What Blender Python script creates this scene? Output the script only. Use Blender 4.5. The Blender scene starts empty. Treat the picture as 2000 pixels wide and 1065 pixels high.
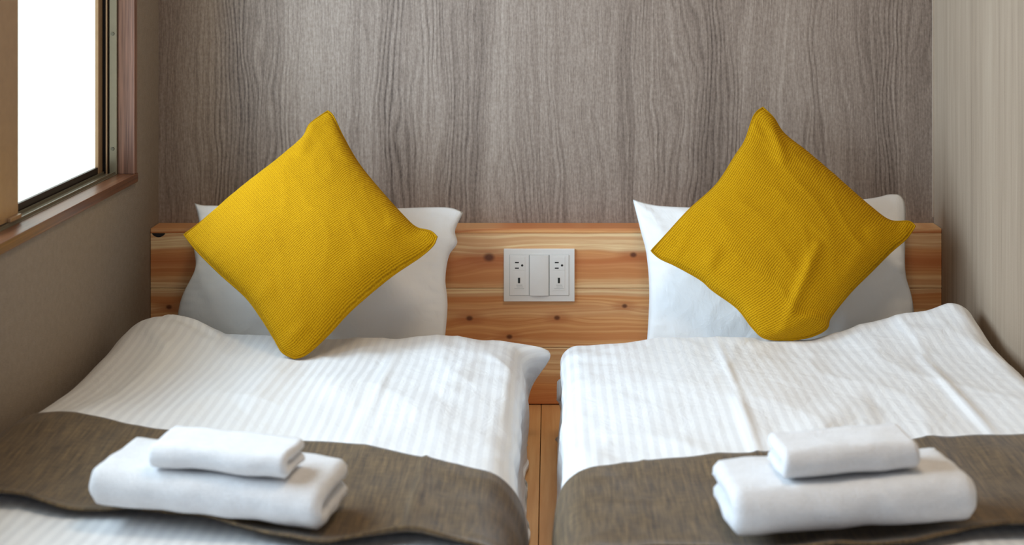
import bpy, bmesh, math
import numpy as np

# ------------------------------------------------------------------ camera, world, lights, exposure
SC = bpy.context.scene
COL = SC.collection
F = 2720.0            # focal length in pixels of the 2000 px wide frame
PX, PY = 1075.0, -77.0   # vanishing point of the room's depth direction
CZ = 1.022            # camera height
DF = 3.2              # headboard front plane (y)
DB = 3.269            # back wall plane (y)
XL, XR = -0.92, 0.90  # side walls

cam_d = bpy.data.cameras.new('camera')
cam = bpy.data.objects.new('camera', cam_d); COL.objects.link(cam)
cam.location = (0, 0, CZ); cam.rotation_euler = (math.pi/2, 0, 0)
cam_d.sensor_width = 36.0; cam_d.lens = 36.0*F/2000.0
cam_d.shift_x = -(PX-1000.0)/2000.0
cam_d.shift_y = -(532.5-PY)/2000.0
cam_d.clip_start = 0.02
cam_d.dof.use_dof = True; cam_d.dof.focus_distance = 3.0; cam_d.dof.aperture_fstop = 4.0
SC.camera = cam

world = bpy.data.worlds.new('world'); SC.world = world; world.use_nodes = True
bg = world.node_tree.nodes['Background']
bg.inputs[0].default_value = (0.62, 0.78, 1.0, 1); bg.inputs[1].default_value = 0.62

def area(name, loc, rot, sx, sy, power, col, spread=180.0):
    l = bpy.data.lights.new(name, 'AREA'); l.shape = 'RECTANGLE'; l.size = sx; l.size_y = sy
    l.energy = power; l.color = col; l.spread = math.radians(spread)
    o = bpy.data.objects.new(name, l); COL.objects.link(o); o.location = loc; o.rotation_euler = rot
    return o
area('ceiling_lamp_light', (0.22, 1.75, 2.28), (0, 0, 0), 0.5, 0.5, 11.0, (1.0, 0.80, 0.58))
# daylight entering through the two frosted panes of the left window
area('window_daylight', (-0.986, 2.702, 1.035), (0, -math.pi/2, 0), 0.87, 0.56, 12.5, (0.60, 0.80, 1.0), 128.0)
area('window_daylight', (-0.961, 1.85, 1.02), (0, -math.pi/2, 0), 0.88, 1.08, 16.0, (0.62, 0.81, 1.0), 140.0)
WINDOW_GLOW = 1.0

vs = SC.view_settings
SC.display_settings.display_device = 'sRGB'
vs.view_transform = 'Standard'; vs.look = 'None'; vs.gamma = 1.0; vs.use_curve_mapping = False
vs.exposure = 0.20
SC.cycles.max_bounces = 5; SC.cycles.diffuse_bounces = 4; SC.cycles.glossy_bounces = 2; SC.cycles.transmission_bounces = 2

# ------------------------------------------------------------------ helpers
def srgb(r, g, b):
    f = lambda c: (c/255/12.92 if c/255 <= 0.04045 else ((c/255+0.055)/1.055)**2.4)
    return (f(r), f(g), f(b), 1.0)

def P(u, v, d):
    s = F/d
    return np.array([(u-PX)/s, d, CZ-(v-PY)/s])

def to_px(p):
    p = np.asarray(p, float); s = F/p[..., 1]
    return PX+p[..., 0]*s, PY+(CZ-p[..., 2])*s

rng = np.random.RandomState(7)
_perm = rng.permutation(512); _perm = np.concatenate([_perm, _perm, _perm])
_gr = rng.rand(512)*2*np.pi
def noise2(x, y, seed=0):
    x = np.asarray(x, float)+seed*17.31; y = np.asarray(y, float)+seed*9.77
    xi = np.floor(x).astype(int); yi = np.floor(y).astype(int); fx = x-xi; fy = y-yi
    xi &= 255; yi &= 255
    def g(ix, iy, dx, dy):
        a = _gr[_perm[(_perm[ix & 511]+iy) & 511] % 512]
        return np.cos(a)*dx+np.sin(a)*dy
    u = fx*fx*fx*(fx*(fx*6-15)+10); w = fy*fy*fy*(fy*(fy*6-15)+10)
    n00 = g(xi, yi, fx, fy); n10 = g(xi+1, yi, fx-1, fy)
    n01 = g(xi, yi+1, fx, fy-1); n11 = g(xi+1, yi+1, fx-1, fy-1)
    return 1.4*((n00*(1-u)+n10*u)*(1-w)+(n01*(1-u)+n11*u)*w)
def fbm(x, y, seed=0, octs=3):
    t = 0; a = 1
    for k in range(octs):
        t = t+a*noise2(x*2**k, y*2**k, seed+k*3); a *= 0.5
    return t
def ridged(x, y, seed=0):
    return (1-np.abs(noise2(x, y, seed)))**4

def link(o, parent=None):
    COL.objects.link(o)
    if parent is not None: o.parent = parent
    return o
def tag(o, label=None, cat=None, group=None, kind=None):
    if label: o['label'] = label
    if cat: o['category'] = cat
    if group: o['group'] = group
    if kind: o['kind'] = kind
    return o
def empty(name, loc=(0, 0, 0), rz=0.0):
    o = bpy.data.objects.new(name, None); COL.objects.link(o)
    o.location = loc; o.rotation_euler = (0, 0, rz); o.empty_display_size = 0.05
    return o
def mesh_obj(name, verts, faces, mat, parent=None, smooth=False, uvs=None):
    me = bpy.data.meshes.new(name)
    me.from_pydata([tuple(map(float, v)) for v in verts], [], [tuple(map(int, f)) for f in faces])
    if uvs is not None:
        uvl = me.uv_layers.new(name='UVMap')
        li = np.zeros(len(me.loops), np.int32); me.loops.foreach_get('vertex_index', li)
        uvl.data.foreach_set('uv', np.asarray(uvs, float)[li].astype(np.float32).ravel())
    me.update()
    if smooth: me.polygons.foreach_set('use_smooth', [True]*len(me.polygons))
    o = bpy.data.objects.new(name, me); o.data.materials.append(mat)
    return link(o, parent)
def recalc(o):
    bm = bmesh.new(); bm.from_mesh(o.data); bmesh.ops.recalc_face_normals(bm, faces=bm.faces); bm.to_mesh(o.data); bm.free()
def grid_faces(nu, nv, off=0, flip=False):
    i = np.arange(nu-1)[:, None]; j = np.arange(nv-1)[None, :]
    a = i*nv+j; f = np.stack([a, a+nv, a+nv+1, a+1], -1).reshape(-1, 4)+off
    return f[:, ::-1] if flip else f
def box(name, x0, x1, y0, y1, z0, z1, mat, parent=None, bevel=0.0, seg=2, origin=True):
    bm = bmesh.new(); bmesh.ops.create_cube(bm, size=1.0)
    cx, cy, cz = (x0+x1)/2, (y0+y1)/2, (z0+z1)/2
    for v in bm.verts:
        v.co = (v.co.x*(x1-x0), v.co.y*(y1-y0), v.co.z*(z1-z0))
    if bevel > 0:
        bmesh.ops.bevel(bm, geom=bm.edges[:], offset=bevel, segments=seg, profile=0.5, affect='EDGES')
    me = bpy.data.meshes.new(name); bm.to_mesh(me); bm.free()
    if bevel > 0: me.polygons.foreach_set('use_smooth', [True]*len(me.polygons))
    o = bpy.data.objects.new(name, me); me.materials.append(mat); link(o, parent)
    off = parent.location if parent is not None else (0, 0, 0)
    o.location = (cx-off[0], cy-off[1], cz-off[2])
    if bevel > 0:
        m = o.modifiers.new('wn', 'WEIGHTED_NORMAL'); m.keep_sharp = False
    return o

class NT:
    """small node-tree builder"""
    def __init__(s, name):
        s.m = bpy.data.materials.new(name); s.m.use_nodes = True
        s.t = s.m.node_tree; s.b = s.t.nodes['Principled BSDF']; s.out = s.t.nodes['Material Output']
    def n(s, typ, **kw):
        nd = s.t.nodes.new(typ)
        for k, v in kw.items():
            if k.startswith('_'): setattr(nd, k[1:], v)
        for k, v in kw.items():
            if not k.startswith('_'): s.set(nd, k, v)
        return nd
    def set(s, nd, k, v):
        k = k.replace('__', ' ')
        try: sock = nd.inputs[int(k[1:])] if (k[0] == 'i' and k[1:].isdigit()) else nd.inputs[k]
        except KeyError: return
        if isinstance(v, bpy.types.NodeSocket): s.t.links.new(v, sock)
        elif isinstance(v, bpy.types.Node): s.t.links.new(v.outputs[0], sock)
        else: sock.default_value = v
    def math(s, op, a, b=0.0, c=None):
        nd = s.n('ShaderNodeMath', _operation=op, i0=a, i1=b)
        if c is not None: s.set(nd, 'i2', c)
        return nd.outputs[0]
    def add(s, a, b): return s.math('ADD', a, b)
    def sub(s, a, b): return s.math('SUBTRACT', a, b)
    def mul(s, a, b): return s.math('MULTIPLY', a, b)
    def mix(s, f, a, b, blend='MIX'):
        nd = s.t.nodes.new('ShaderNodeMix'); nd.data_type = 'RGBA'; nd.blend_type = blend
        for i, v in ((0, f), (6, a), (7, b)):
            if isinstance(v, bpy.types.NodeSocket): s.t.links.new(v, nd.inputs[i])
            else: nd.inputs[i].default_value = v
        return nd.outputs[2]
    def coord(s, which='Object'):
        return s.n('ShaderNodeTexCoord').outputs[which]
    def xyz(s, vec):
        nd = s.n('ShaderNodeSeparateXYZ', i0=vec); return nd.outputs
    def comb(s, x, y, z=0.0):
        return s.n('ShaderNodeCombineXYZ', i0=x, i1=y, i2=z).outputs[0]
    def scale(s, vec, sc, loc=(0, 0, 0), rot=(0, 0, 0)):
        return s.n('ShaderNodeMapping', Vector=vec, Scale=sc, Location=loc, Rotation=rot).outputs[0]
    def noise(s, vec, scale=1.0, detail=3.0, rough=0.55, dist=0.0):
        return s.n('ShaderNodeTexNoise', Vector=vec, Scale=scale, Detail=detail, Roughness=rough, Distortion=dist).outputs[0]
    def ramp(s, fac, stops, interp='LINEAR'):
        nd = s.n('ShaderNodeValToRGB', Fac=fac); cr = nd.color_ramp; cr.interpolation = interp
        while len(cr.elements) < len(stops): cr.elements.new(0.5)
        for e, (p, c) in zip(cr.elements, stops): e.position = p; e.color = c
        return nd.outputs[0]
    def maprange(s, v, a, b, c, d, smooth=False):
        nd = s.n('ShaderNodeMapRange', Value=v)
        if smooth: nd.interpolation_type = 'SMOOTHSTEP'
        nd.inputs[1].default_value = a; nd.inputs[2].default_value = b
        nd.inputs[3].default_value = c; nd.inputs[4].default_value = d
        return nd.outputs[0]
    def bump(s, h, strength=0.3, dist=0.002):
        s.t.links.new(s.n('ShaderNodeBump', Height=h, Strength=strength, Distance=dist).outputs[0], s.b.inputs['Normal'])
    def done(s, color=None, rough=0.6, metal=0.0, spec=0.5, sheen=0.0, sss=0.0):
        if color is not None: s.set(s.b, 'Base Color', color)
        s.set(s.b, 'Roughness', rough); s.set(s.b, 'Metallic', metal)
        s.set(s.b, 'Specular IOR Level', spec); s.set(s.b, 'Sheen Weight', sheen); s.set(s.b, 'Sheen Roughness', 0.5)
        return s.m

# ------------------------------------------------------------------ materials
def mat_laminate():
    t = NT('grey_laminate'); o = t.coord(); x, y, z = t.xyz(o)
    warp = t.mul(t.sub(t.noise(t.comb(t.mul(x, 5.0), t.mul(z, 1.3)), 1.0, 3.0, 0.5), 0.5), 0.16)
    warp2 = t.mul(t.sub(t.noise(t.comb(t.mul(x, 14.0), t.mul(z, 5.0), 4.0), 1.0, 2.0, 0.5), 0.5), 0.022)
    g = t.add(x, t.add(warp, warp2))
    rings = t.n('ShaderNodeTexNoise', Vector=t.comb(t.mul(g, 95.0), t.mul(z, 0.8)), Scale=1.0, Detail=2.0, Roughness=0.6).outputs[0]
    lines = t.math('POWER', t.add(t.mul(t.math('SINE', t.mul(g, 520.0)), 0.5), 0.5), 2.0)
    linem = t.maprange(t.noise(t.comb(t.mul(g, 9.0), t.mul(z, 1.1), 7.0), 1.0, 2.0, 0.5), 0.42, 0.68, 0.0, 1.0, True)
    broad = t.noise(t.comb(t.mul(g, 7.0), t.mul(z, 0.6), 2.0), 1.0, 2.0, 0.5)
    fine = t.noise(t.comb(t.mul(x, 520.0), t.mul(z, 22.0), 1.0), 1.0, 3.0, 0.65)
    flake = t.noise(t.comb(t.mul(x, 210.0), t.mul(z, 120.0), 9.0), 1.0, 2.0, 0.6)
    v = t.add(t.mul(t.sub(rings, 0.5), 0.55), t.mul(t.sub(broad, 0.5), 0.75))
    v = t.add(v, t.mul(t.sub(fine, 0.5), 0.85)); v = t.add(v, t.mul(t.sub(flake, 0.5), 0.55))
    v = t.sub(v, t.mul(t.mul(lines, linem), 0.30)); v = t.add(v, 0.55)
    c = t.ramp(v, [(0.05, srgb(84, 71, 63)), (0.5, srgb(140, 124, 112)), (0.95, srgb(182, 167, 154))])
    t.bump(v, 0.25, 0.0012)
    return t.done(c, 0.50, spec=0.35)
def mat_wallpaper_weave():
    t = NT('woven_wallpaper'); o = t.coord(); x, y, z = t.xyz(o)
    w = t.add(t.noise(t.comb(t.mul(y, 700.0), t.mul(z, 120.0)), 1.0, 2.0), t.noise(t.comb(t.mul(y, 120.0), t.mul(z, 700.0), 3.0), 1.0, 2.0))
    big = t.noise(t.comb(t.mul(y, 60.0), t.mul(z, 60.0)), 1.0, 3.0)
    c = t.ramp(t.add(t.mul(w, 0.35), t.mul(big, 0.3)), [(0.25, srgb(132, 119, 106)), (0.75, srgb(162, 148, 133))])
    t.bump(w, 0.5, 0.0012)
    return t.done(c, 0.85, spec=0.2)
def mat_wallpaper_stripe():
    t = NT('striped_wallpaper'); o = t.coord(); x, y, z = t.xyz(o)
    a = t.noise(t.comb(t.mul(y, 26.0), t.mul(z, 0.5)), 1.0, 4.0, 0.65)
    b = t.noise(t.comb(t.mul(y, 260.0), t.mul(z, 5.0), 5.0), 1.0, 3.0, 0.6)
    e = t.noise(t.comb(t.mul(y, 800.0), t.mul(z, 300.0), 5.0), 1.0, 1.0, 0.6)
    v = t.add(t.add(t.mul(a, 0.6), t.mul(b, 0.3)), t.mul(e, 0.12))
    c = t.ramp(v, [(0.3, srgb(128, 110, 92)), (0.52, srgb(158, 139, 119)), (0.75, srgb(176, 158, 137))])
    t.bump(t.add(b, e), 0.25, 0.001)
    return t.done(c, 0.8, spec=0.2)
def mat_cedar(name, bands, knots, seed, zc):
    """horizontal grained cedar; bands: list of (z, colour) from the board's low edge up; knots: (x, z, size)"""
    t = NT(name); o = t.coord(); x, y, z = t.xyz(o)
    xw, zw = x, t.add(z, zc)
    warp = t.mul(t.sub(t.noise(t.comb(t.mul(xw, 1.9), t.mul(zw, 6.0), seed), 1.0, 3.0, 0.5), 0.5), 0.05)
    g = t.add(zw, warp)
    core = None; halo = None
    for kx, kz, ks in knots:
        dx = t.mul(t.sub(xw, kx), 0.42); dz = t.sub(zw, kz)
        r = t.math('SQRT', t.add(t.mul(dx, dx), t.mul(dz, dz)))
        bend = t.math('EXPONENT', t.mul(t.mul(r, r), -1.0/(ks*ks*6.0)))
        sg = t.math('SIGN', dz)
        g = t.add(g, t.mul(t.mul(bend, sg), ks*0.9))
        dx2 = t.mul(t.sub(xw, kx), 0.75); r2 = t.math('SQRT', t.add(t.mul(dx2, dx2), t.mul(dz, dz)))
        cc = t.maprange(r2, ks*0.25, ks*0.85, 1.0, 0.0, True)
        core = cc if core is None else t.math('MAXIMUM', core, cc)
        hh = t.maprange(r, ks*0.4, ks*2.2, 1.0, 0.0, True); halo = hh if halo is None else t.math('MAXIMUM', halo, hh)
    ring = t.noise(t.comb(t.mul(xw, 1.2), t.mul(g, 150.0), seed+3), 1.0, 2.0, 0.6)
    ring2 = t.noise(t.comb(t.mul(xw, 0.9), t.mul(g, 42.0), seed+9), 1.0, 2.0, 0.6)
    fine = t.noise(t.comb(t.mul(xw, 16.0), t.mul(zw, 900.0), seed+5), 1.0, 2.0, 0.6)
    z0, z1 = bands[0][0], bands[-1][0]
    f = t.maprange(t.add(g, t.mul(t.sub(ring2, 0.5), 0.012)), z0, z1, 0.0, 1.0)
    base = t.ramp(f, [((zz-z0)/(z1-z0), c) for zz, c in bands])
    v = t.maprange(t.add(t.add(t.mul(ring, 0.55), t.mul(ring2, 0.5)), t.mul(fine, 0.15)), 0.44, 0.70, 0.0, 1.0)
    c = t.mix(t.mul(t.maprange(v, 0.15, 0.8, 0.0, 1.0), 0.58), base, srgb(196, 112, 56))
    if halo is not None: c = t.mix(t.mul(halo, 0.5), c, srgb(176, 98, 54))
    if core is not None: c = t.mix(t.mul(core, 0.85), c, srgb(84, 40, 22))
    t.bump(t.add(v, fine), 0.12, 0.0008)
    return t.done(c, 0.42, spec=0.4)
def mat_wood_plain(name, c0, c1, axis, rough=0.45, fs=380.0):
    t = NT(name); o = t.coord(); x, y, z = t.xyz(o)
    if axis == 'z': a, b, l = x, y, z
    elif axis == 'y': a, b, l = x, z, y
    else: a, b, l = y, z, x
    v = t.noise(t.comb(t.mul(a, fs), t.mul(b, fs), t.mul(l, 5.0)), 1.0, 3.0, 0.6)
    w = t.noise(t.comb(t.mul(a, fs*0.25), t.mul(b, fs*0.25), t.mul(l, 2.0)), 1.0, 3.0, 0.6)
    c = t.ramp(t.add(t.mul(v, 0.55), t.mul(w, 0.45)), [(0.32, c0), (0.66, c1)])
    t.bump(v, 0.3, 0.0008)
    return t.done(c, rough, spec=0.45)
def mat_plain(name, c, rough=0.5, metal=0.0, spec=0.5, nz=0.04, ns=60.0):
    t = NT(name); o = t.coord()
    v = t.noise(o, ns, 3.0)
    lo = tuple(max(0, k*(1-nz)) for k in c[:3])+(1,); hi = tuple(min(1, k*(1+nz)) for k in c[:3])+(1,)
    return t.done(t.ramp(v, [(0.3, lo), (0.7, hi)]), rough, metal, spec)
def mat_duvet():
    t = NT('striped_white_satin'); uv = t.n('ShaderNodeUVMap').outputs[0]; u, v, _ = t.xyz(uv)
    st = t.math('SINE', t.mul(u, 2*math.pi/0.0185))
    s = t.maprange(st, -0.35, 0.35, 0.0, 1.0, True)
    c = t.mix(s, srgb(238, 238, 238), srgb(230, 230, 231))
    rough = t.maprange(s, 0, 1, 0.55, 0.38)
    w = t.noise(t.comb(t.mul(u, 26.0), t.mul(v, 17.0)), 1.0, 4.0, 0.55, 0.6)
    t.bump(t.add(w, t.mul(s, 0.02)), 0.22, 0.012)
    return t.done(c, rough, spec=0.35, sheen=0.1)
def mat_linen():
    t = NT('white_cotton'); uv = t.n('ShaderNodeUVMap').outputs[0]; u, v, _ = t.xyz(uv)
    w = t.noise(t.comb(t.mul(u, 30.0), t.mul(v, 22.0)), 1.0, 4.0, 0.55, 0.8)
    t.bump(w, 0.22, 0.010)
    return t.done(srgb(240, 240, 240), 0.7, spec=0.25, sheen=0.1)
def mat_mustard():
    t = NT('mustard_knit'); uv = t.n('ShaderNodeUVMap').outputs[0]; u, v, _ = t.xyz(uv)
    jit = t.mul(t.sub(t.noise(t.comb(t.mul(u, 90.0), t.mul(v, 60.0)), 1.0, 2.0), 0.5), 0.0030)
    rib = t.add(t.mul(t.math('SINE', t.mul(t.add(v, jit), 2*math.pi/0.0042)), 0.5), 0.5)
    st = t.add(t.mul(t.math('SINE', t.mul(t.add(u, jit), 2*math.pi/0.0065)), 0.5), 0.5)
    sp = t.noise(t.comb(t.mul(u, 330.0), t.mul(v, 520.0)), 1.0, 2.0, 0.7)
    big = t.noise(t.comb(t.mul(u, 9.0), t.mul(v, 9.0)), 1.0, 3.0)
    h = t.add(t.add(t.mul(rib, 0.42), t.mul(st, 0.08)), t.mul(sp, 0.75))
    c = t.ramp(t.add(t.mul(h, 0.75), t.mul(big, 0.15)), [(0.22, srgb(116, 76, 0)), (0.5, srgb(180, 131, 3)), (0.82, srgb(210, 163, 18))])
    t.bump(h, 0.55, 0.0018)
    return t.done(c, 0.9, spec=0.12, sheen=0.0)
def mat_runner():
    t = NT('brown_slub_weave'); uv = t.n('ShaderNodeUVMap').outputs[0]; u, v, _ = t.xyz(uv)
    a = t.noise(t.comb(t.mul(u, 230.0), t.mul(v, 14.0)), 1.0, 3.0, 0.6)
    b = t.noise(t.comb(t.mul(u, 40.0), t.mul(v, 300.0), 5.0), 1.0, 3.0, 0.6)
    rib = t.add(t.mul(t.math('SINE', t.mul(u, 2*math.pi/0.0035)), 0.5), 0.5)
    h = t.add(t.add(t.mul(a, 0.55), t.mul(b, 0.35)), t.mul(rib, 0.10))
    c = t.ramp(h, [(0.33, srgb(50, 36, 22)), (0.52, srgb(96, 76, 49)), (0.72, srgb(136, 111, 74))])
    t.bump(h, 0.5, 0.0015)
    return t.done(c, 0.62, spec=0.35, sheen=0.15)
def mat_terry():
    t = NT('white_terry'); o = t.coord()
    a = t.noise(o, 420.0, 2.0, 0.7); b = t.noise(o, 60.0, 3.0)
    t.bump(t.add(a, t.mul(b, 0.8)), 0.6, 0.003)
    return t.done(t.ramp(t.add(t.mul(a, 0.6), t.mul(b, 0.4)), [(0.3, srgb(218, 217, 218)), (0.7, srgb(238, 237, 238))]), 0.95, spec=0.1, sheen=0.3)
def mat_pane():
    t = NT('frosted_daylit_glass'); o = t.coord()
    n = t.noise(o, 160.0, 3.0, 0.7)
    t.set(t.b, 'Emission Color', (0.80, 0.92, 0.90, 1)); t.set(t.b, 'Emission Strength', WINDOW_GLOW)
    t.bump(n, 0.3, 0.001)
    return t.done(srgb(225, 236, 235), 0.35)

M = dict(
    laminate=mat_laminate(), weave=mat_wallpaper_weave(), stripe=mat_wallpaper_stripe(),
    duvet=mat_duvet(), linen=mat_linen(), mustard=mat_mustard(), runner=mat_runner(), terry=mat_terry(), pane=mat_pane(),
    casing_z=mat_wood_plain('red_brown_casing_upright', srgb(70, 44, 34), srgb(158, 116, 98), 'z', 0.45, 190.0),
    casing_y=mat_wood_plain('red_brown_casing_level', srgb(74, 44, 30), srgb(132, 86, 58), 'y', 0.3),
    bronze=mat_plain('bronze_aluminium', srgb(178, 148, 116), 0.38, 0.35, nz=0.05),
    olive=mat_plain('olive_aluminium', srgb(132, 124, 106), 0.28, 0.4),
    darkmetal=mat_plain('dark_rubber_channel', srgb(30, 24, 20), 0.6),
    railmetal=mat_plain('smoked_rail', srgb(74, 62, 58), 0.3, 0.6),
    screw=mat_plain('screw_steel', srgb(104, 100, 88), 0.35, 0.8),
    plastic=mat_plain('white_plastic', srgb(236, 233, 229), 0.35, nz=0.01),
    slot=mat_plain('black_slot', srgb(22, 20, 19), 0.6), print_=mat_plain('grey_print', srgb(176, 178, 176), 0.6),
    usb=mat_plain('usb_tongue', srgb(40, 52, 48), 0.5),
    ceil=mat_plain('ceiling_paper', srgb(180, 168, 152), 0.9), trim=mat_plain('corner_strip', srgb(176, 160, 142), 0.6),
    mattress=mat_plain('mattress_ticking', srgb(226, 224, 220), 0.9),
    floor=mat_wood_plain('light_floor_wood', srgb(220, 164, 108), srgb(240, 194, 138), 'y', 0.4, 120.0),
)

# ------------------------------------------------------------------ room shell
YF = -0.9
fl = tag(empty('floor'), kind='structure')
box('subfloor', XL, XR, YF, DB, -0.05, -0.019, M['darkmetal'], fl)
px0 = -0.021-0.075*12
for k in range(25):
    x0 = px0+0.075*k
    a, b = max(x0, XL), min(x0+0.075, XR)
    if b-a < 0.01: continue
    box('floor_plank', a+0.0006, b-0.0006, YF, DB, -0.02, 0.0, M['floor'], fl, 0.0012, 1)
tag(box('wall_back', XL-0.15, XR+0.15, DB, DB+0.08, -0.02, 2.3, M['laminate']), kind='structure')
tag(box('wall_right', XR, XR+0.1, YF, DB, -0.02, 2.3, M['stripe']), kind='structure')
tag(box('ceiling', XL-0.15, XR+0.15, YF, DB+0.05, 2.3, 2.36, M['ceil']), kind='structure')
tag(box('trim_1', XR-0.004, XR, DB-0.004, DB, 0.42, 2.3, M['trim']), kind='structure')
# left wall with the window opening
WY0, WY1, WZ0, WZ1 = 1.25, 3.058, 0.553, 1.50
def wall_with_hole():
    bm = bmesh.new()
    x0, x1 = XL-0.14, XL
    def bx(y0, y1, z0, z1):
        vs_ = [bm.verts.new((x, y, z)) for x in (x0, x1) for y in (y0, y1) for z in (z0, z1)]
        for f in ((0, 1, 3, 2), (4, 6, 7, 5), (0, 4, 5, 1), (2, 3, 7, 6), (0, 2, 6, 4), (1, 5, 7, 3)):
            bm.faces.new([vs_[i] for i in f])
    m = 0.018
    bx(YF, WY0-m, -0.02, 2.3); bx(WY1+m, DB, -0.02, 2.3)
    bx(WY0-m, WY1+m, -0.02, WZ0-m); bx(WY0-m, WY1+m, WZ1+m, 2.3)
    bmesh.ops.recalc_face_normals(bm, faces=bm.faces)
    me = bpy.data.meshes.new('wall_left'); bm.to_mesh(me); bm.free(); me.materials.append(M['weave'])
    o = bpy.data.objects.new('wall_left', me); COL.objects.link(o); return o
tag(wall_with_hole(), kind='structure')

# window
win = tag(empty('window_1', (XL, (WY0+WY1)/2, WZ0)), 'frosted sliding window in red-brown wooden casing', kind='structure')
xo, xi = XL-0.030, XL+0.007       # wooden casing depth
box('sill', XL-0.031, XL+0.009, WY0-0.02, WY1+0.02, WZ0-0.020, WZ0, M['casing_y'], win, 0.0015)
box('jamb', xo, xi, WY1, WY1+0.019, WZ0, WZ1+0.019, M['casing_z'], win, 0.0012)
box('jamb', xo, xi, WY0-0.019, WY0, WZ0, WZ1+0.019, M['casing_z'], win, 0.0012)
box('head_casing', xo, xi, WY0, WY1, WZ1, WZ1+0.019, M['casing_y'], win, 0.0012)
# aluminium frame behind the wood
XG = XL-0.072                      # pane plane of the far sash
XN = XL-0.047                      # pane plane of the near sash
box('frame_channel', XL-0.0465, xo-0.0003, WY1-0.006, WY1+0.012, WZ0-0.004, WZ1+0.01, M['olive'], win, 0.0006)
box('frame_back', XL-0.10, XL-0.0465, WY1+0.004, WY1+0.014, WZ0-0.01, WZ1+0.01, M['darkmetal'], win)
box('frame_rail', XL-0.0545, XL-0.0515, WY1-0.006, WY1+0.006, WZ0-0.004, WZ1+0.01, M['bronze'], win)
box('frame_channel', XL-0.10, xo-0.0003, WY0-0.012, WY0+0.006, WZ0-0.004, WZ1+0.01, M['olive'], win)
box('frame_head', XL-0.10, xo-0.0003, WY0, WY1, WZ1-0.01, WZ1+0.01, M['olive'], win)
box('track', XL-0.10, xo-0.0003, WY0, WY1+0.004, WZ0-0.012, WZ0+0.001, M['olive'], win)
for xx in (XL-0.036, XL-0.060):
    box('track_rail', xx-0.0012, xx+0.0012, WY0+0.01, WY1-0.002, WZ0+0.001, WZ0+0.006, M['olive'], win)
for zz in (P(224, 66, 3.05)[2], P(224, 291, 3.05)[2], P(224, 66, 3.05)[2]+0.255):
    bm = bmesh.new(); bmesh.ops.create_cone(bm, cap_ends=True, segments=16, radius1=0.0042, radius2=0.0036, depth=0.003)
    bmesh.ops.rotate(bm, verts=bm.verts, matrix=__import__('mathutils').Matrix.Rotation(math.pi/2, 3, 'X'))
    me = bpy.data.meshes.new('screw'); bm.to_mesh(me); bm.free(); me.materials.append(M['screw'])
    s = bpy.data.objects.new('screw', me); link(s, win)
    s.location = (XL-0.0395-win.location[0], WY1-0.007-win.location[1], zz-win.location[2])
def sash(xc, y0, y1, z0, z1, st0, st1, rail_mat):
    t = 0.009
    e = empty('sash'); e.parent = win; e.location = (0, 0, 0)
    off = win.location
    def b(n, a0, a1, b0, b1, c0, c1, m, bev=0.001):
        o = box(n, a0, a1, b0, b1, c0, c1, m, None, bev); o.parent = e
        o.location = (o.location[0]-off[0], o.location[1]-off[1], o.location[2]-off[2]); return o
    b('stile', xc-t, xc+t, y0, y0+st0, z0, z1, M['bronze'])
    b('stile', xc-t, xc+t, y1-st1, y1, z0, z1, M['bronze'])
    b('bottom_rail', xc-t, xc+t*0.9, y0+st0, y1-st1, z0, z0+0.017, rail_mat)
    b('top_rail', xc-t, xc+t*0.9, y0+st0, y1-st1, z1-0.03, z1, rail_mat)
    b('glass_pane', xc-0.002, xc+0.002, y0+st0-0.003, y1-st1+0.003, z0+0.014, z1-0.027, M['pane'], 0)
    return e
sash(XG, 2.37, WY1-0.001, WZ0+0.002, WZ1-0.01, 0.05, 0.028, M['railmetal'])
sN = sash(XN, WY0+0.006, 2.507, WZ0+0.007, WZ1-0.012, 0.03, 0.098, M['railmetal'])
o = box('sash_latch', XN+0.009, XN+0.016, 2.455, 2.505, WZ0+0.0065, WZ0+0.014, M['bronze'], None, 0.001); o.parent = sN
o.location = tuple(np.array(o.location)-np.array(win.location))
# outer closure so that no stray sky shows round the sashes
box('outer_frame', XL-0.115, XL-0.10, WY1-0.02, WY1+0.02, WZ0-0.03, WZ1+0.03, M['darkmetal'], win)

# ------------------------------------------------------------------ headboard
def zz(v, d=DF): return CZ-(v-PY)/(F/d)
def xx_(u, d=DF): return (u-PX)/(F/d)
HT = zz(446.5)                      # top of the headboard
hb = tag(empty('headboard', ((XL+XR)/2, DF+0.03, 0.0)), 'low cedar plank headboard fixed across the wood-grain wall', 'headboard')
pale, tan, org, red = srgb(252, 224, 172), srgb(246, 204, 148), srgb(233, 174, 114), srgb(212, 138, 86)
za, zb, zc = zz(455.5), zz(563.5), zz(679.5)
b1 = [(zb, pale), (zb+0.018, tan), (zb+0.03, org), (zb+0.06, red), (zb+0.085, org), (zb+0.095, pale), (za, pale)]
b2 = [(zc, tan), (zc+0.02, org), (zc+0.06, org), (zc+0.085, tan), (zc+0.11, org), (zb-0.016, org), (zb-0.012, pale), (zb, pale)]
b3 = [(0.0, red), (0.035, org), (0.052, org), (0.058, tan), (0.1, pale), (zc, pale)]
k1 = [(xx_(1237), zz(498), 0.010), (xx_(955), zz(503), 0.016), (xx_(700), zz(520), 0.011), (xx_(470), zz(520), 0.010)]
k2 = [(xx_(917), zz(622), 0.010), (xx_(1088), zz(621), 0.009), (xx_(1220), zz(598), 0.008), (xx_(995), zz(658), 0.009), (xx_(330), zz(600), 0.009)]
k3 = [(xx_(1300), zz(730), 0.009)]
cxh = (XL+XR)/2
box('plank', XL+0.001, XR-0.001, DF, DB-0.0005, zb+0.0005, za-0.0004, mat_cedar('cedar_upper', b1, [(a-cxh, b, c) for a, b, c in k1], 1.0, (za+zb)/2), hb, 0.0012)
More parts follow.
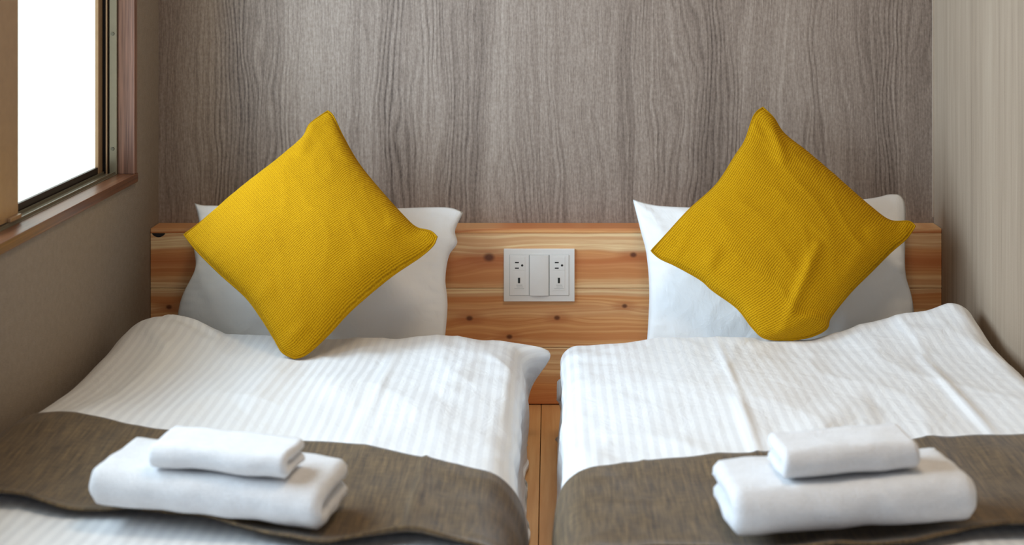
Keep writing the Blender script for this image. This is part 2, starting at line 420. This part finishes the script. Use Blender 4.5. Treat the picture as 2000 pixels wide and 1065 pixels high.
box('plank', XL+0.001, XR-0.001, DF, DB-0.0005, zc+0.0005, zb-0.0005, mat_cedar('cedar_middle', b2, [(a-cxh, b, c) for a, b, c in k2], 4.0, (zc+zb)/2), hb, 0.0012)
box('plank', XL+0.001, XR-0.001, DF, DB-0.0005, 0.0025, zc-0.0005, mat_cedar('cedar_lower', b3, [(a-cxh, b, c) for a, b, c in k3], 7.0, zc/2), hb, 0.0012)
bc = [(za, org), (za+0.006, red), (HT, tan)]
capm = mat_cedar('cedar_cap', bc, [], 11.0, (HT+za)/2)
box('cap', XL+0.001, XR-0.001, DF, DB-0.0005, za, HT, capm, hb, 0.0012)
# half-moon notch under the cap near the window
nv = []; nf = []
nx0, nx1, nz = xx_(296.5), xx_(323), za-0.0006
npts = [(nx0+(nx1-nx0)*i/12, nz-0.009*math.sin(math.pi*i/12)**0.7) for i in range(13)]
for yy in (DF-0.0004, DF+0.003):
    nv += [(x-hb.location[0], yy-hb.location[1], z) for x, z in npts]
nf = [tuple(range(13)), tuple(range(25, 12, -1))]+[(i, (i+1) % 13, 13+(i+1) % 13, 13+i) for i in range(13)]
mesh_obj('finger_notch', nv, nf, M['slot'], hb)

# ------------------------------------------------------------------ outlet plate
ou = tag(empty('outlet_plate', (xx_(1053), DF, zz(536))), 'white triple power outlet plate on the cedar headboard', 'outlet')
def ob(name, u0, u1, v0, v1, y0, y1, mat, parent=None, bev=0.0006):
    """box on the headboard face; y in metres proud of the board"""
    p = parent or ou
    o = box(name, xx_(u0), xx_(u1), DF-y1, DF-y0, zz(v1), zz(v0), mat, None, bev)
    base = np.array(ou.location); o.parent = p
    sub = np.array(p.location) if p is not ou else np.zeros(3)
    o.location = tuple(np.array(o.location)-base-sub); return o
ob('cover_plate', 984, 1122.3, 485.2, 587.8, 0.0, 0.0075, M['plastic'], None, 0.0012)
ob('inner_frame', 995.4, 1111.4, 496.4, 576.2, 0.0068, 0.0078, M['print_'], None, 0.0001)
for du in (0.0, 77.6):
    m = ob('socket_module', 996.0+du, 1033.2+du, 497.0, 575.6, 0.006, 0.0090, M['plastic'], None, 0.0006)
    ob('socket_face', 1002.3+du, 1025.5+du, 500.5, 526.6, 0.0088, 0.0096, M['plastic'], m, 0.0003)
    ob('socket_face', 1002.3+du, 1025.5+du, 527.4, 566.0, 0.0088, 0.0096, M['plastic'], m, 0.0003)
    for v in (511.4, 522.3):
        ob('slot', 1006.0+du, 1013.6+du, v-1.2, v+1.2, 0.0090, 0.0098, M['slot'], m, 0)
    bm = bmesh.new(); bmesh.ops.create_cone(bm, cap_ends=True, segments=20, radius1=0.0026, radius2=0.0026, depth=0.0008)
    bmesh.ops.rotate(bm, verts=bm.verts, matrix=__import__('mathutils').Matrix.Rotation(math.pi/2, 3, 'X'))
    me = bpy.data.meshes.new('ground_hole'); bm.to_mesh(me); bm.free(); me.materials.append(M['slot'])
    g = bpy.data.objects.new('ground_hole', me); link(g, m)
    g.location = tuple(np.array((xx_(1020.0+du), DF-0.0096, zz(516.9)))-np.array(ou.location)-np.array(m.location))
    ob('usb_port', 1011.8+du, 1016.0+du, 541.0, 551.6, 0.0090, 0.0098, M['slot'], m, 0)
    ob('usb_tongue', 1012.4+du, 1013.6+du, 542.0, 550.6, 0.0096, 0.0099, M['usb'], m, 0)
    for (a, b, v) in ((1008.5, 1020.5, 555.3), (1009.5, 1021.5, 558.9), (1005.0, 1024.0, 562.6)):
        ob('print_line', a+du, b+du, v-0.45, v+0.45, 0.0094, 0.00968, M['print_'], m, 0)
# rocker / blank panel, slightly domed
nu = 13; pv = []; 
for i in range(nu):
    t_ = -1+2*i/(nu-1)
    for w in (0, 1):
        pv.append((xx_(1034.6+(1071.4-1034.6)*i/(nu-1))-ou.location[0], -(0.0100+0.0022*(1-t_*t_)), zz(575.4 if w == 0 else 497.2)-ou.location[2]))
n0 = len(pv)
pv += [(x, -0.006, z) for x, y, z in pv]
pf = [tuple(f) for f in grid_faces(nu, 2)]+[tuple(f) for f in grid_faces(nu, 2, n0, True)]
for i in range(nu-1):
    a = 2*i; pf.append((a, a+2, n0+a+2, n0+a)); pf.append((a+1, n0+a+1, n0+a+3, a+3))
pf.append((0, n0, n0+1, 1)); pf.append((2*nu-2, 2*nu-1, n0+2*nu-1, n0+2*nu-2))
o = mesh_obj('blank_panel', pv, pf, M['plastic'], ou); recalc(o)

# ------------------------------------------------------------------ soft things
def polyline(pts, n):
    p = np.asarray(pts, float)
    # centripetal-ish resample with light smoothing through Catmull-Rom
    q = []
    for i in range(len(p)-1):
        p0 = p[max(i-1, 0)]; p1 = p[i]; p2 = p[i+1]; p3 = p[min(i+2, len(p)-1)]
        for k in range(12):
            t = k/12.0
            q.append(0.5*((2*p1)+(-p0+p2)*t+(2*p0-5*p1+4*p2-p3)*t*t+(-p0+3*p1-3*p2+p3)*t**3))
    q.append(p[-1]); q = np.array(q)
    s = np.concatenate([[0], np.cumsum(np.linalg.norm(np.diff(q, axis=0), axis=1))]); s /= s[-1]
    tt = np.linspace(0, 1, n)
    return np.stack([np.interp(tt, s, q[:, k]) for k in range(q.shape[1])], -1)

def ridge_px(u, v, lines):
    """sum of soft ridges along pixel segments: (x0,y0,x1,y1,width,height[,profile])"""
    h = np.zeros_like(u)
    for l in lines:
        x0, y0, x1, y1, w, a = l[:6]; dx, dy = x1-x0, y1-y0; L2 = dx*dx+dy*dy
        t = ((u-x0)*dx+(v-y0)*dy)/L2
        tc = np.clip(t, 0, 1)
        dist = np.hypot(u-(x0+tc*dx), v-(y0+tc*dy))
        side = np.sign((u-x0)*dy-(v-y0)*dx)
        fade = np.sin(np.pi*np.clip(t*0.86+0.07, 0, 1))**0.5
        if len(l) > 6 and l[6] == 'step':
            h += a*fade*np.where(side > 0, np.exp(-(dist/w)**2), np.exp(-(dist/(w*0.25))**2))
        else:
            h += a*fade*np.exp(-(dist/w)**2)
    return h

def soft_pad(name, edges, plane, thick, mat, n=72, expo=0.5, wrinkle=0.002, seed=0, ridges=(), back=0.8, uvrot=0.0, hem=0.0, corner_pinch=0.0, bend=0.0):
    """edges: top, right, bottom, left pixel polylines (each from TL->TR, TR->BR, BL->BR, TL->BL) on the plane d(z)."""
    (za_, da), (zb_, db) = plane
    k = (db-da)/(zb_-za_)
    def lift(pts):
        out = []
        for u, v in pts:
            # intersect the pixel ray with the plane d = da + k (z - za)
            rz = -(v-PY)/F
            d = (da+k*(CZ-za_))/(1-k*rz)
            out.append(P(u, v, d))
        return np.array(out)
    T, R, B, L = [lift(polyline(e, n)) for e in edges]
    a = np.linspace(0, 1, n)[:, None, None]; b = np.linspace(0, 1, n)[None, :, None]
    base = (1-b)*T[:, None]+b*B[:, None]+(1-a)*L[None]+a*R[None]-((1-a)*(1-b)*T[0]+a*(1-b)*T[-1]+(1-a)*b*B[0]+a*b*B[-1])
    A = np.linspace(-1, 1, n)[:, None]; Bq = np.linspace(-1, 1, n)[None, :]
    pr = (np.clip(1-A*A, 0, 1)*np.clip(1-Bq*Bq, 0, 1))
    cd = np.hypot(1-np.abs(A), 1-np.abs(Bq)); prof = pr**expo*(1-0.55*np.exp(-(cd/0.32)**2))
    nrm = np.array([0, -1.0, k]); nrm /= np.linalg.norm(nrm)
    pu, pv_ = to_px(base)
    aa = (A*0.5+0.5)*np.ones_like(Bq); bb = (Bq*0.5+0.5)*np.ones_like(A)
    w = fbm(aa*5, bb*5, seed, 3)*0.6+ridged(aa*6+1.5*bb, bb*3, seed+4)*0.8-0.4
    edgew = np.exp(-((1-np.abs(A))/0.18)**2)+np.exp(-((1-np.abs(Bq))/0.18)**2)
    pleat = noise2(aa*22, bb*22, seed+8)*edgew*(pr**0.25)
    disp = thick*prof+wrinkle*(w*(pr**0.25))+wrinkle*1.2*pleat+ridge_px(pu, pv_, ridges)*(pr**0.2)
    front = base+nrm*disp[..., None]
    backs = base-nrm*(thick*back*prof+wrinkle*w*pr**0.3)[..., None]
    V = np.concatenate([front.reshape(-1, 3), backs.reshape(-1, 3)])
    fc = [tuple(f) for f in grid_faces(n, n)]+[tuple(f) for f in grid_faces(n, n, n*n, True)]
    size = np.linalg.norm(T[-1]-T[0]); size2 = np.linalg.norm(L[-1]-L[0])
    uv = np.stack([aa*size, bb*size2], -1).reshape(-1, 2); uv = np.concatenate([uv, uv+3.0])
    o = mesh_obj(name, V, fc, mat, None, True, uv)
    bm = bmesh.new(); bm.from_mesh(o.data)
    bmesh.ops.remove_doubles(bm, verts=bm.verts, dist=1e-5)
    bmesh.ops.recalc_face_normals(bm, faces=bm.faces)
    bm.to_mesh(o.data); bm.free()
    o.data.polygons.foreach_set('use_smooth', [True]*len(o.data.polygons))
    return o, (T, R, B, L), nrm

def tube(name, path, r, mat, parent=None, seg=6, closed=False):
    p = np.asarray(path, float); n = len(p); vs_ = []
    for i in range(n):
        t = p[(i+1) % n if closed else min(i+1, n-1)]-p[(i-1) % n if closed else max(i-1, 0)]
        t /= np.linalg.norm(t)+1e-9
        a = np.cross(t, [0.3, 0.8, 0.52]); a /= np.linalg.norm(a); b = np.cross(t, a)
        for k in range(seg):
            th = 2*math.pi*k/seg; vs_.append(p[i]+r*(math.cos(th)*a+math.sin(th)*b))
    fc = []
    for i in range(n if closed else n-1):
        j = (i+1) % n
        for k in range(seg):
            k2 = (k+1) % seg; fc.append((i*seg+k, i*seg+k2, j*seg+k2, j*seg+k))
    if not closed: fc.append(tuple(range(seg))[::-1]); fc.append(tuple((n-1)*seg+k for k in range(seg)))
    return mesh_obj(name, vs_, fc, mat, parent, True, uvs=[(v[0]*3, v[2]*3) for v in vs_])

# --- bed surfaces ---------------------------------------------------
def tps(ctrl):
    c = np.array(ctrl, float); q = c[:, :2].copy(); z = c[:, 2]; n = len(c)
    U = lambda r2: np.where(r2 > 1e-12, r2*np.log(np.maximum(r2, 1e-12)), 0.0)
    r2 = ((q[:, None]-q[None])**2).sum(-1)
    K = U(r2)+np.eye(n)*0.002
    Pm = np.concatenate([np.ones((n, 1)), q], 1)
    A = np.block([[K, Pm], [Pm.T, np.zeros((3, 3))]])
    w = np.linalg.solve(A, np.concatenate([z, np.zeros(3)]))
    def f(X, Y):
        X = np.asarray(X, float); Y = np.asarray(Y, float)
        r = (X[..., None]-q[:, 0])**2+(Y[..., None]-q[:, 1])**2
        return (U(r)*w[:n]).sum(-1)+w[n]+w[n+1]*X+w[n+2]*Y
    return f

class Bed:
    def __init__(s, side, xw, xg, ctrl, ridges, seed, gap_floor=0.03):
        s.side = side; s.xw = xw; s.xg = xg; s.sg = 1.0 if xg > xw else -1.0
        s.L = abs(xg-xw); s.r = 0.058; s.rw = 0.05; s.rh = 0.05
        s.f = tps(ctrl); s.ridges = ridges; s.seed = seed; s.yb = 2.925; s.tip = None
    def H(s, X, Y):
        X = np.asarray(X, float); Y = np.asarray(Y, float)
        z = s.f(X, Y)
        z = z+0.0045*fbm(X*4.2, Y*3.2, s.seed, 3)+0.004*(ridged(X*5+Y*1.4, Y*2.2-X, s.seed+5)-0.3)
        rim = np.exp(-((s.yb-Y)/0.16)**2)*0.8+np.exp(-(np.abs(X-s.xg)/0.14)**2)*0.7
        z = z+0.0045*rim*(noise2(X*13+Y*4, Y*13, s.seed+31)+0.8*(ridged(X*9, Y*7+X*5, s.seed+33)-0.35))
        u, v = to_px(np.stack([X, Y, z], -1))
        return z+ridge_px(u, v, s.ridges)
    def edge(s, a, r):
        th = np.clip(a/r, 0, math.pi/2)
        out = np.where(a <= 0, a, r*np.sin(th)); dz = np.where(a <= 0, 0, r*(1-np.cos(th)))+np.maximum(a-r*math.pi/2, 0)
        return out, dz
    def S(s, ss, t, off=0.0):
        """ss: metres from the wall edge towards the gap; t: metres from the head rim towards the foot"""
        ss, t = np.broadcast_arrays(np.asarray(ss, float), np.asarray(t, float))
        og, dzg = s.edge(ss-(s.L-s.r), s.r)
        ow, dzw = s.edge(-ss+s.rw, s.rw)
        sx = np.where(ss > s.L/2, s.L-s.r+og, s.rw-ow)
        oh, dzh = s.edge(s.rh-t, s.rh)
        X = s.xw+s.sg*sx; Y = s.yb-s.rh+oh
        Xc = np.clip(X, min(s.xw, s.xg), max(s.xw, s.xg))
        z = s.H(Xc, Y)-dzg-dzw-dzh
        # wavy hang on the gap side
        hang = np.clip(dzg/0.10, 0, 1)
        X = X+s.sg*hang*(0.014*noise2(Y*5.5, dzg*5+2, s.seed+2)+0.010*noise2(Y*15, dzg*7, s.seed+3)-0.004)
        # wavy head rim
        hr = np.clip(dzh/0.05, 0, 1)
        Y = Y+hr*0.010*noise2(X*9, dzh*6+1, s.seed+6)
        if s.tip is not None:
            a, b, w, vx, vy, vz = s.tip
            g = np.exp(-(((ss-a)/w)**2+((t-b)/w)**2))
            X = X+vx*g; Y = Y+vy*g; z = z+vz*g
        z = np.maximum(z, 0.014)
        return np.stack([X, Y, z], -1)
    def SN(s, ss, t, off):
        e = 0.004
        p = s.S(ss, t); du = s.S(ss+e, t)-s.S(ss-e, t); dv = s.S(ss, t+e)-s.S(ss, t-e)
        n = np.cross(du, dv); n /= np.linalg.norm(n, axis=-1, keepdims=True)+1e-12
        n = n*(-s.sg)
        return p+n*np.asarray(off)[..., None] if np.ndim(off) else p+n*off
    def hit(s, u, v):
        d = 2.1
        for _ in range(40):
            p = P(u, v, d); X = min(max(p[0], min(s.xw, s.xg)), max(s.xw, s.xg))
            h = float(s.f(X, d))
            dn = (CZ-h)*F/(v-PY); d = 0.5*d+0.5*dn
        return P(u, v, d)

ctrlL = [(-.88, 2.92, .262), (-.82, 2.92, .287), (-.76, 2.92, .275), (-.70, 2.92, .250), (-.6, 2.92, .247), (-.45, 2.92, .240), (-.338, 2.92, .238), (-.2, 2.92, .240), (-.1, 2.92, .236), (-.05, 2.92, .226),
         (-.87, 2.75, .258), (-.7, 2.75, .252), (-.43, 2.75, .240), (-.25, 2.75, .246), (-.07, 2.75, .234),
         (-.87, 2.5, .252), (-.6, 2.5, .258), (-.3, 2.5, .258), (-.07, 2.5, .236),
         (-.88, 2.25, .262), (-.8, 2.25, .283), (-.6, 2.2, .266), (-.35, 2.2, .256), (-.07, 2.2, .237),
         (-.87, 1.95, .268), (-.6, 1.9, .258), (-.3, 1.9, .253), (-.07, 1.9, .240),
         (-.8, 1.72, .278), (-.45, 1.70, .272), (-.1, 1.68, .25), (-.8, 1.2, .25), (-.1, 1.2, .24)]
ctrlR = [(.03, 2.92, .222), (.113, 2.92, .2285), (.204, 2.92, .234), (.349, 2.92, .240), (.4455, 2.92, .235), (.542, 2.92, .236), (.6066, 2.92, .261), (.671, 2.92, .277), (.757, 2.92, .298), (.825, 2.92, .319), (.865, 2.92, .318),
         (.04, 2.75, .232), (.2, 2.75, .246), (.45, 2.75, .242), (.65, 2.75, .262), (.84, 2.75, .285),
         (.04, 2.5, .234), (.3, 2.5, .258), (.6, 2.5, .262), (.84, 2.5, .272),
         (.05, 2.2, .236), (.3, 2.2, .250), (.6, 2.2, .260), (.84, 2.2, .270),
         (.05, 1.9, .240), (.3, 1.9, .250), (.6, 1.9, .260), (.84, 1.9, .270),
         (.1, 1.68, .25), (.5, 1.70, .268), (.8, 1.72, .276), (.1, 1.2, .24), (.8, 1.2, .25)]
ridL = [(318, 612, 425, 662, 11, .012, 'step'), (285, 640, 330, 690, 12, .006), (395, 668, 520, 655, 10, .005), (772, 690, 690, 865, 9, .0035), (1005, 690, 985, 800, 14, .005), (930, 700, 860, 760, 20, .004), (430, 645, 300, 640, 14, .006), (560, 700, 480, 790, 30, .005), (620, 720, 700, 790, 34, .004), (350, 640, 250, 770, 26, .004)]
ridR = [(1402, 670, 1438, 762, 7, .004), (1438, 770, 1482, 895, 8, .006), (1745, 610, 1810, 690, 9, .003), (1800, 700, 1942, 852, 8, .006), (1540, 868, 1690, 788, 30, .007), (1690, 800, 1705, 860, 22, .004), (1460, 690, 1560, 665, 14, .004), (1170, 840, 1300, 800, 24, .003), (1880, 640, 1790, 660, 16, .004)]
bedL = Bed('left', -0.893, -0.048, ctrlL, ridL, 11)
bedR = Bed('right', 0.878, 0.018, ctrlR, ridR, 23)
bedL.tip = (bedL.L-0.005, 0.002, 0.034, 0.060, -0.01, 0.020)
bedR.r = 0.042
bedR.tip = (bedR.L+0.00, 0.010, 0.050, 0.000, 0.00, -0.006)

def build_duvet(bed, label):
    ss = np.concatenate([np.linspace(-0.07, 0.08, 22), np.linspace(0.08, bed.L-0.08, 118)[1:], np.linspace(bed.L-0.08, bed.L+0.23, 44)[1:]])
    tt = np.concatenate([np.linspace(-0.075, 0.08, 24), np.linspace(0.08, 1.55, 190)[1:]])
    Sg, Tg = np.meshgrid(ss, tt, indexing='ij')
    V = bed.S(Sg, Tg)
    uv = np.stack([Sg, Tg], -1).reshape(-1, 2)
    o = mesh_obj('duvet', V.reshape(-1, 3), grid_faces(len(ss), len(tt)), M['duvet'], None, True, uv)
    recalc_up(o)
    m = o.modifiers.new('body', 'SOLIDIFY'); m.thickness = 0.010; m.offset = -1
    tag(o, label, 'duvet'); return o
def recalc_up(o):
    me = o.data
    nz = sum(p.normal.z*p.area for p in me.polygons)
    if nz < 0: me.flip_normals()
build_duvet(bedL, 'white striped duvet on the bed beside the window')
build_duvet(bedR, 'white striped duvet on the bed beside the plain right wall')
for nm, x0, x1, lab in (('mattress', -0.835, -0.125, 'low white mattress under the duvet beside the window'), ('mattress', 0.095, 0.815, 'low white mattress under the duvet by the right wall')):
    m = box(nm, x0, x1, 1.42, DF-0.004, 0.0, 0.135, M['mattress'], None, 0.02, 3); tag(m, lab, 'mattress')

# --- runners ---------------------------------------------------------
def build_runner(bed, back_px, front_px, s0, s1, rid, seed, label):
    def curve(pts):
        h = np.array([bed.hit(u, v) for u, v in pts]); x = (h[:, 0]-bed.xw)*bed.sg; i = np.argsort(x)
        return x[i], h[i, 1]
    xb, yb = curve([(u, v+7) for u, v in back_px]); xf, yf = curve([(u, v+24) for u, v in front_px])
    ns, nt = 150, 56
    ss = np.linspace(s0, s1, ns); w = np.linspace(0, 1, nt)
    yB = np.interp(ss, xb, yb); yF = np.interp(ss, xf, yf)
    k = np.ones(9)/9
    yB = np.convolve(np.pad(yB, 4, 'edge'), k, 'valid'); yF = np.convolve(np.pad(yF, 4, 'edge'), k, 'valid')
    Y = yB[:, None]*(1-w)+yF[:, None]*w
    Sg = np.repeat(ss[:, None], nt, 1); T = bed.yb-Y
    off = 0.007+0.014*np.clip((w[None]-0.86)/0.14, 0, 1)**1.5*(0.6+0.8*np.clip(noise2(Sg*7, 0*Sg, seed)+0.4, 0, 1.5))
    off = off+0.0025*noise2(Sg*14, Y*5, seed+1)+0.002
    p0 = bed.S(Sg, T); u, v = to_px(p0); off = off+ridge_px(u, v, rid)
    V = bed.SN(Sg, T, off)
    uv = np.stack([Sg, Y], -1).reshape(-1, 2)
    o = mesh_obj('bed_runner', V.reshape(-1, 3), grid_faces(ns, nt), M['runner'], None, True, uv); recalc_up(o)
    m = o.modifiers.new('body', 'SOLIDIFY'); m.thickness = 0.0045; m.offset = -1
    tag(o, label, 'bed runner', 'brown bed runners'); return o
build_runner(bedL, [(60, 815), (130, 808), (200, 817), (300, 843), (400, 848), (520, 858), (640, 868), (700, 875), (800, 896), (870, 910), (960, 928)],
             [(0, 968), (90, 985), (180, 990), (280, 998), (400, 1012), (480, 1032), (560, 1048), (640, 1060), (750, 1047), (840, 1056), (950, 1075)],
             -0.045, bedL.L+0.15, [(832, 898, 792, 1045, 10, .006, 'step')], 5, 'dark brown woven runner across the bed beside the window')
build_runner(bedR, [(1130, 926), (1180, 915), (1250, 905), (1420, 893), (1500, 889), (1650, 876), (1800, 858), (1900, 854), (2000, 853)],
             [(1100, 1085), (1250, 1070), (1420, 1074), (1600, 1075), (1740, 1062), (1850, 1040), (1920, 1034), (2000, 1032)],
             -0.045, bedR.L+0.15, [(1252, 905, 1256, 1060, 9, .004, 'step')], 9, 'olive brown woven runner across the bed by the right wall')

# --- pillows and cushions --------------------------------------------
plP = ((0.15, DF-0.175), (0.47, DF-0.035))
o, _, _ = soft_pad('pillow', (
    [(380, 397), (397, 401), (430, 402), (520, 408), (640, 413), (780, 407), (840, 405), (880, 406), (905, 415)],
    [(905, 415), (889, 450), (893, 475), (877, 500), (870, 545), (874, 600), (866, 690)],
    [(340, 680), (480, 705), (640, 710), (760, 705), (866, 690)],
    [(380, 397), (389, 440), (379, 482), (381, 525), (352, 590), (340, 680)]),
    plP, 0.062, M['linen'], 84, 0.42, 0.0042, 3,
    [(395, 405, 392, 470, 9, .006), (385, 520, 420, 590, 12, .006), (420, 560, 425, 620, 10, .005), (890, 440, 850, 520, 12, .005), (690, 640, 700, 560, 7, .003), (490, 560, 520, 640, 12, .003)], back=0.85)
tag(o, 'white pillow behind the mustard cushion beside the window', 'pillow', 'white pillows against the headboard')
o, _, _ = soft_pad('pillow', (
    [(1236, 390), (1280, 401), (1340, 405), (1500, 410), (1690, 389), (1735, 380), (1757, 380)],
    [(1757, 380), (1768, 402), (1768, 470), (1769, 535), (1783, 592), (1790, 690)],
    [(1262, 695), (1400, 712), (1530, 715), (1660, 712), (1790, 690)],
    [(1236, 390), (1251, 450), (1263, 500), (1268, 580), (1262, 695)]),
    plP, 0.062, M['linen'], 84, 0.42, 0.0036, 14,
    [(1745, 525, 1785, 600, 9, .008), (1250, 400, 1300, 470, 14, .005), (1440, 600, 1450, 655, 6, .003), (1745, 390, 1755, 520, 8, .005)], back=0.85)
tag(o, 'white pillow behind the mustard cushion by the right wall', 'pillow', 'white pillows against the headboard')

plCL = ((0.245, DF-0.49), (0.69, DF-0.055))
plCR = ((0.243, DF-0.345), (0.69, DF-0.045))
# in the cushion's own frame: top edge = upper-left side (L->T), right edge = upper-right side (T->R)
def cushion(TL, TR, BR, BL, plane, seed, rid, label, wr):
    """TL: L->T polyline, TR: T->R, BR: B->R, BL: L->B"""
    o, (T, R, B, L), nrm = soft_pad('cover', (TL, TR, BR, BL), plane, 0.064, M['mustard'], 96, 0.47, wr, seed, rid, back=0.85)
    e = tag(empty('throw_cushion', tuple(B[0])), label, 'cushion', 'mustard throw cushions')
    o.parent = e; o.location = tuple(-np.array(B[0]))
    ring = np.concatenate([T[:-1], R[:-1], B[::-1][:-1], L[::-1][:-1]])+nrm*0.0
    s = tube('seam', ring-np.array(B[0]), 0.0022, M['mustard'], e, 6, True)
    return e
cushion([(360, 458), (385, 440), (430, 402), (480, 362), (540, 315), (590, 270), (606, 242), (640, 217)],
        [(640, 217), (651, 228), (670, 268), (700, 320), (742, 372), (790, 425), (813, 445), (840, 452), (853, 463)],
        [(575, 700), (600, 691), (640, 655), (690, 602), (760, 543), (820, 502), (845, 480), (853, 463)],
        [(360, 458), (385, 490), (430, 535), (480, 580), (510, 620), (535, 660), (552, 688), (575, 700)], plCL, 31,
        [(610, 245, 590, 320, 14, .006), (812, 448, 760, 455, 14, .004), (555, 680, 600, 650, 10, .006), (500, 600, 540, 580, 14, .004), (640, 240, 690, 330, 16, .004)],
        'mustard yellow cushion on its corner on the bed beside the window', 0.0013)
cushion([(1272, 490), (1300, 460), (1345, 411), (1400, 360), (1438, 302), (1456, 274), (1473, 226), (1490, 210)],
        [(1490, 210), (1511, 231), (1532, 262), (1580, 300), (1640, 352), (1700, 404), (1738, 431), (1775, 433), (1787, 442)],
        [(1548, 664), (1585, 657), (1614, 642), (1622, 620), (1660, 572), (1700, 532), (1740, 492), (1770, 466), (1787, 442)],
        [(1272, 490), (1290, 505), (1320, 519), (1368, 546), (1392, 567), (1440, 602), (1470, 640), (1496, 661), (1548, 664)], plCR, 47,
        [(1500, 225, 1525, 330, 12, .010), (1590, 500, 1525, 655, 11, .010), (1375, 550, 1395, 500, 12, .006), (1310, 515, 1340, 470, 10, .004), (1545, 640, 1615, 622, 9, .009), (1515, 655, 1560, 648, 7, .006), (1745, 440, 1690, 470, 14, .006), (1620, 600, 1680, 500, 16, .004)],
        'mustard yellow cushion on its corner on the bed by the right wall', 0.0021)

# --- towels ------------------------------------------------------------
def towel(name, bed, cx, cy, rz, w, dep, hgt, layer, z_extra, seed, label, group, taper=0.0, tilt=0.0):
    """folded towel: nested folds with the round fold towards the camera; conforms to the bed below"""
    ls = np.linspace(-w/2, w/2, 44); verts = []; faces = []; off = 0
    nest = 1; layer = hgt*0.485
    for q in range(nest):
        h0 = q*layer; hh = hgt-2*q*layer-layer        # centreline height span
        rr = max(hh/2, layer*0.4); yb = dep/2-0.004*q; yf = -dep/2+q*layer+layer*0.5
        path = [(yb-(yb-yf-rr)*i/12, hgt/2+rr) for i in range(12)]
        path += [(yf+rr-rr*math.sin(math.pi*i/12), hgt/2+rr*math.cos(math.pi*i/12)) for i in range(13)]
        path += [(yf+rr+(yb-yf-rr)*(i+1)/12, hgt/2-rr) for i in range(12)]
        path = np.array(path); n = len(path)
        t = np.gradient(path, axis=0); t /= np.linalg.norm(t, axis=1, keepdims=True); nn = np.stack([-t[:, 1], t[:, 0]], -1)
        half = layer*0.47
        ringp = np.concatenate([path+nn*half, (path-nn*half)[::-1]]); m = len(ringp)
        for i, l in enumerate(ls):
            e = abs(l)/(w/2); rnd = max(0, (e-0.93)/0.07)
            ctr = np.concatenate([path, path[::-1]])
            pp = ctr+(ringp-ctr)*math.sqrt(max(0.08, 1-0.85*rnd*rnd))
            for j in range(m):
                yy, zz_ = pp[j]
                nz = 0.0022*noise2(l*22, yy*26+zz_*30, seed+q)+0.003*noise2(l*7, zz_*22+yy*9, seed+5)
                verts.append((l+0.0025*noise2(yy*30, zz_*40, seed+9+q)*(1 if l > 0 else -1)*e-(taper*(yy/dep+0.5)*np.sign(l)*e), yy+nz, zz_*(1+0.04*noise2(l*6, yy*8, seed+2))+nz*0.6))
        for i in range(len(ls)-1):
            for j in range(m):
                j2 = (j+1) % m
                faces.append((off+i*m+j, off+i*m+j2, off+(i+1)*m+j2, off+(i+1)*m+j))
        half_m = m//2
        for base_i, fl_ in ((0, False), (len(ls)-1, True)):
            b0 = off+base_i*m
            for j in range(half_m-1):
                f = (b0+j, b0+m-1-j, b0+m-2-j, b0+j+1); faces.append(f if not fl_ else f[::-1])
        off = len(verts)
    v = np.array(verts, float); c, s_ = math.cos(rz), math.sin(rz)
    X = cx+v[:, 0]*c-v[:, 1]*s_; Y = cy+v[:, 0]*s_+v[:, 1]*c
    ground = bed.H(X, Y)
    gs = bed.f(X, Y)
    Z = v[:, 2]-tilt*v[:, 0]+np.maximum(ground, gs)+z_extra
    g0 = float(bed.f(cx, cy))+z_extra
    o = mesh_obj(name, np.stack([X-cx, Y-cy, Z-g0], -1), faces, M['terry'], None, True)
    o.location = (cx, cy, g0); recalc(o)
    return tag(o, label, 'towel', group)
RZ = 0.019
towel('bath_towel', bedL, -0.450, 1.898, math.radians(-7), 0.318, 0.142, 0.056, 0.0145, RZ+0.004, 3, 'large folded white towel on the runner beside the window', 'folded bath towels', tilt=0.04)
towel('hand_towel', bedL, -0.436, 1.878, math.radians(-8), 0.188, 0.088, 0.034, 0.0092, RZ+0.063, 8, 'small folded white towel atop the larger one beside the window', 'folded hand towels', tilt=0.04)
towel('bath_towel', bedR, 0.392, 1.874, math.radians(4), 0.322, 0.150, 0.062, 0.0155, RZ+0.002, 13, 'large folded white towel on the runner by the right wall', 'folded bath towels')
towel('hand_towel', bedR, 0.394, 1.872, math.radians(5), 0.186, 0.088, 0.040, 0.0102, RZ+0.067, 18, 'small folded white towel atop the larger one by the right wall', 'folded hand towels')
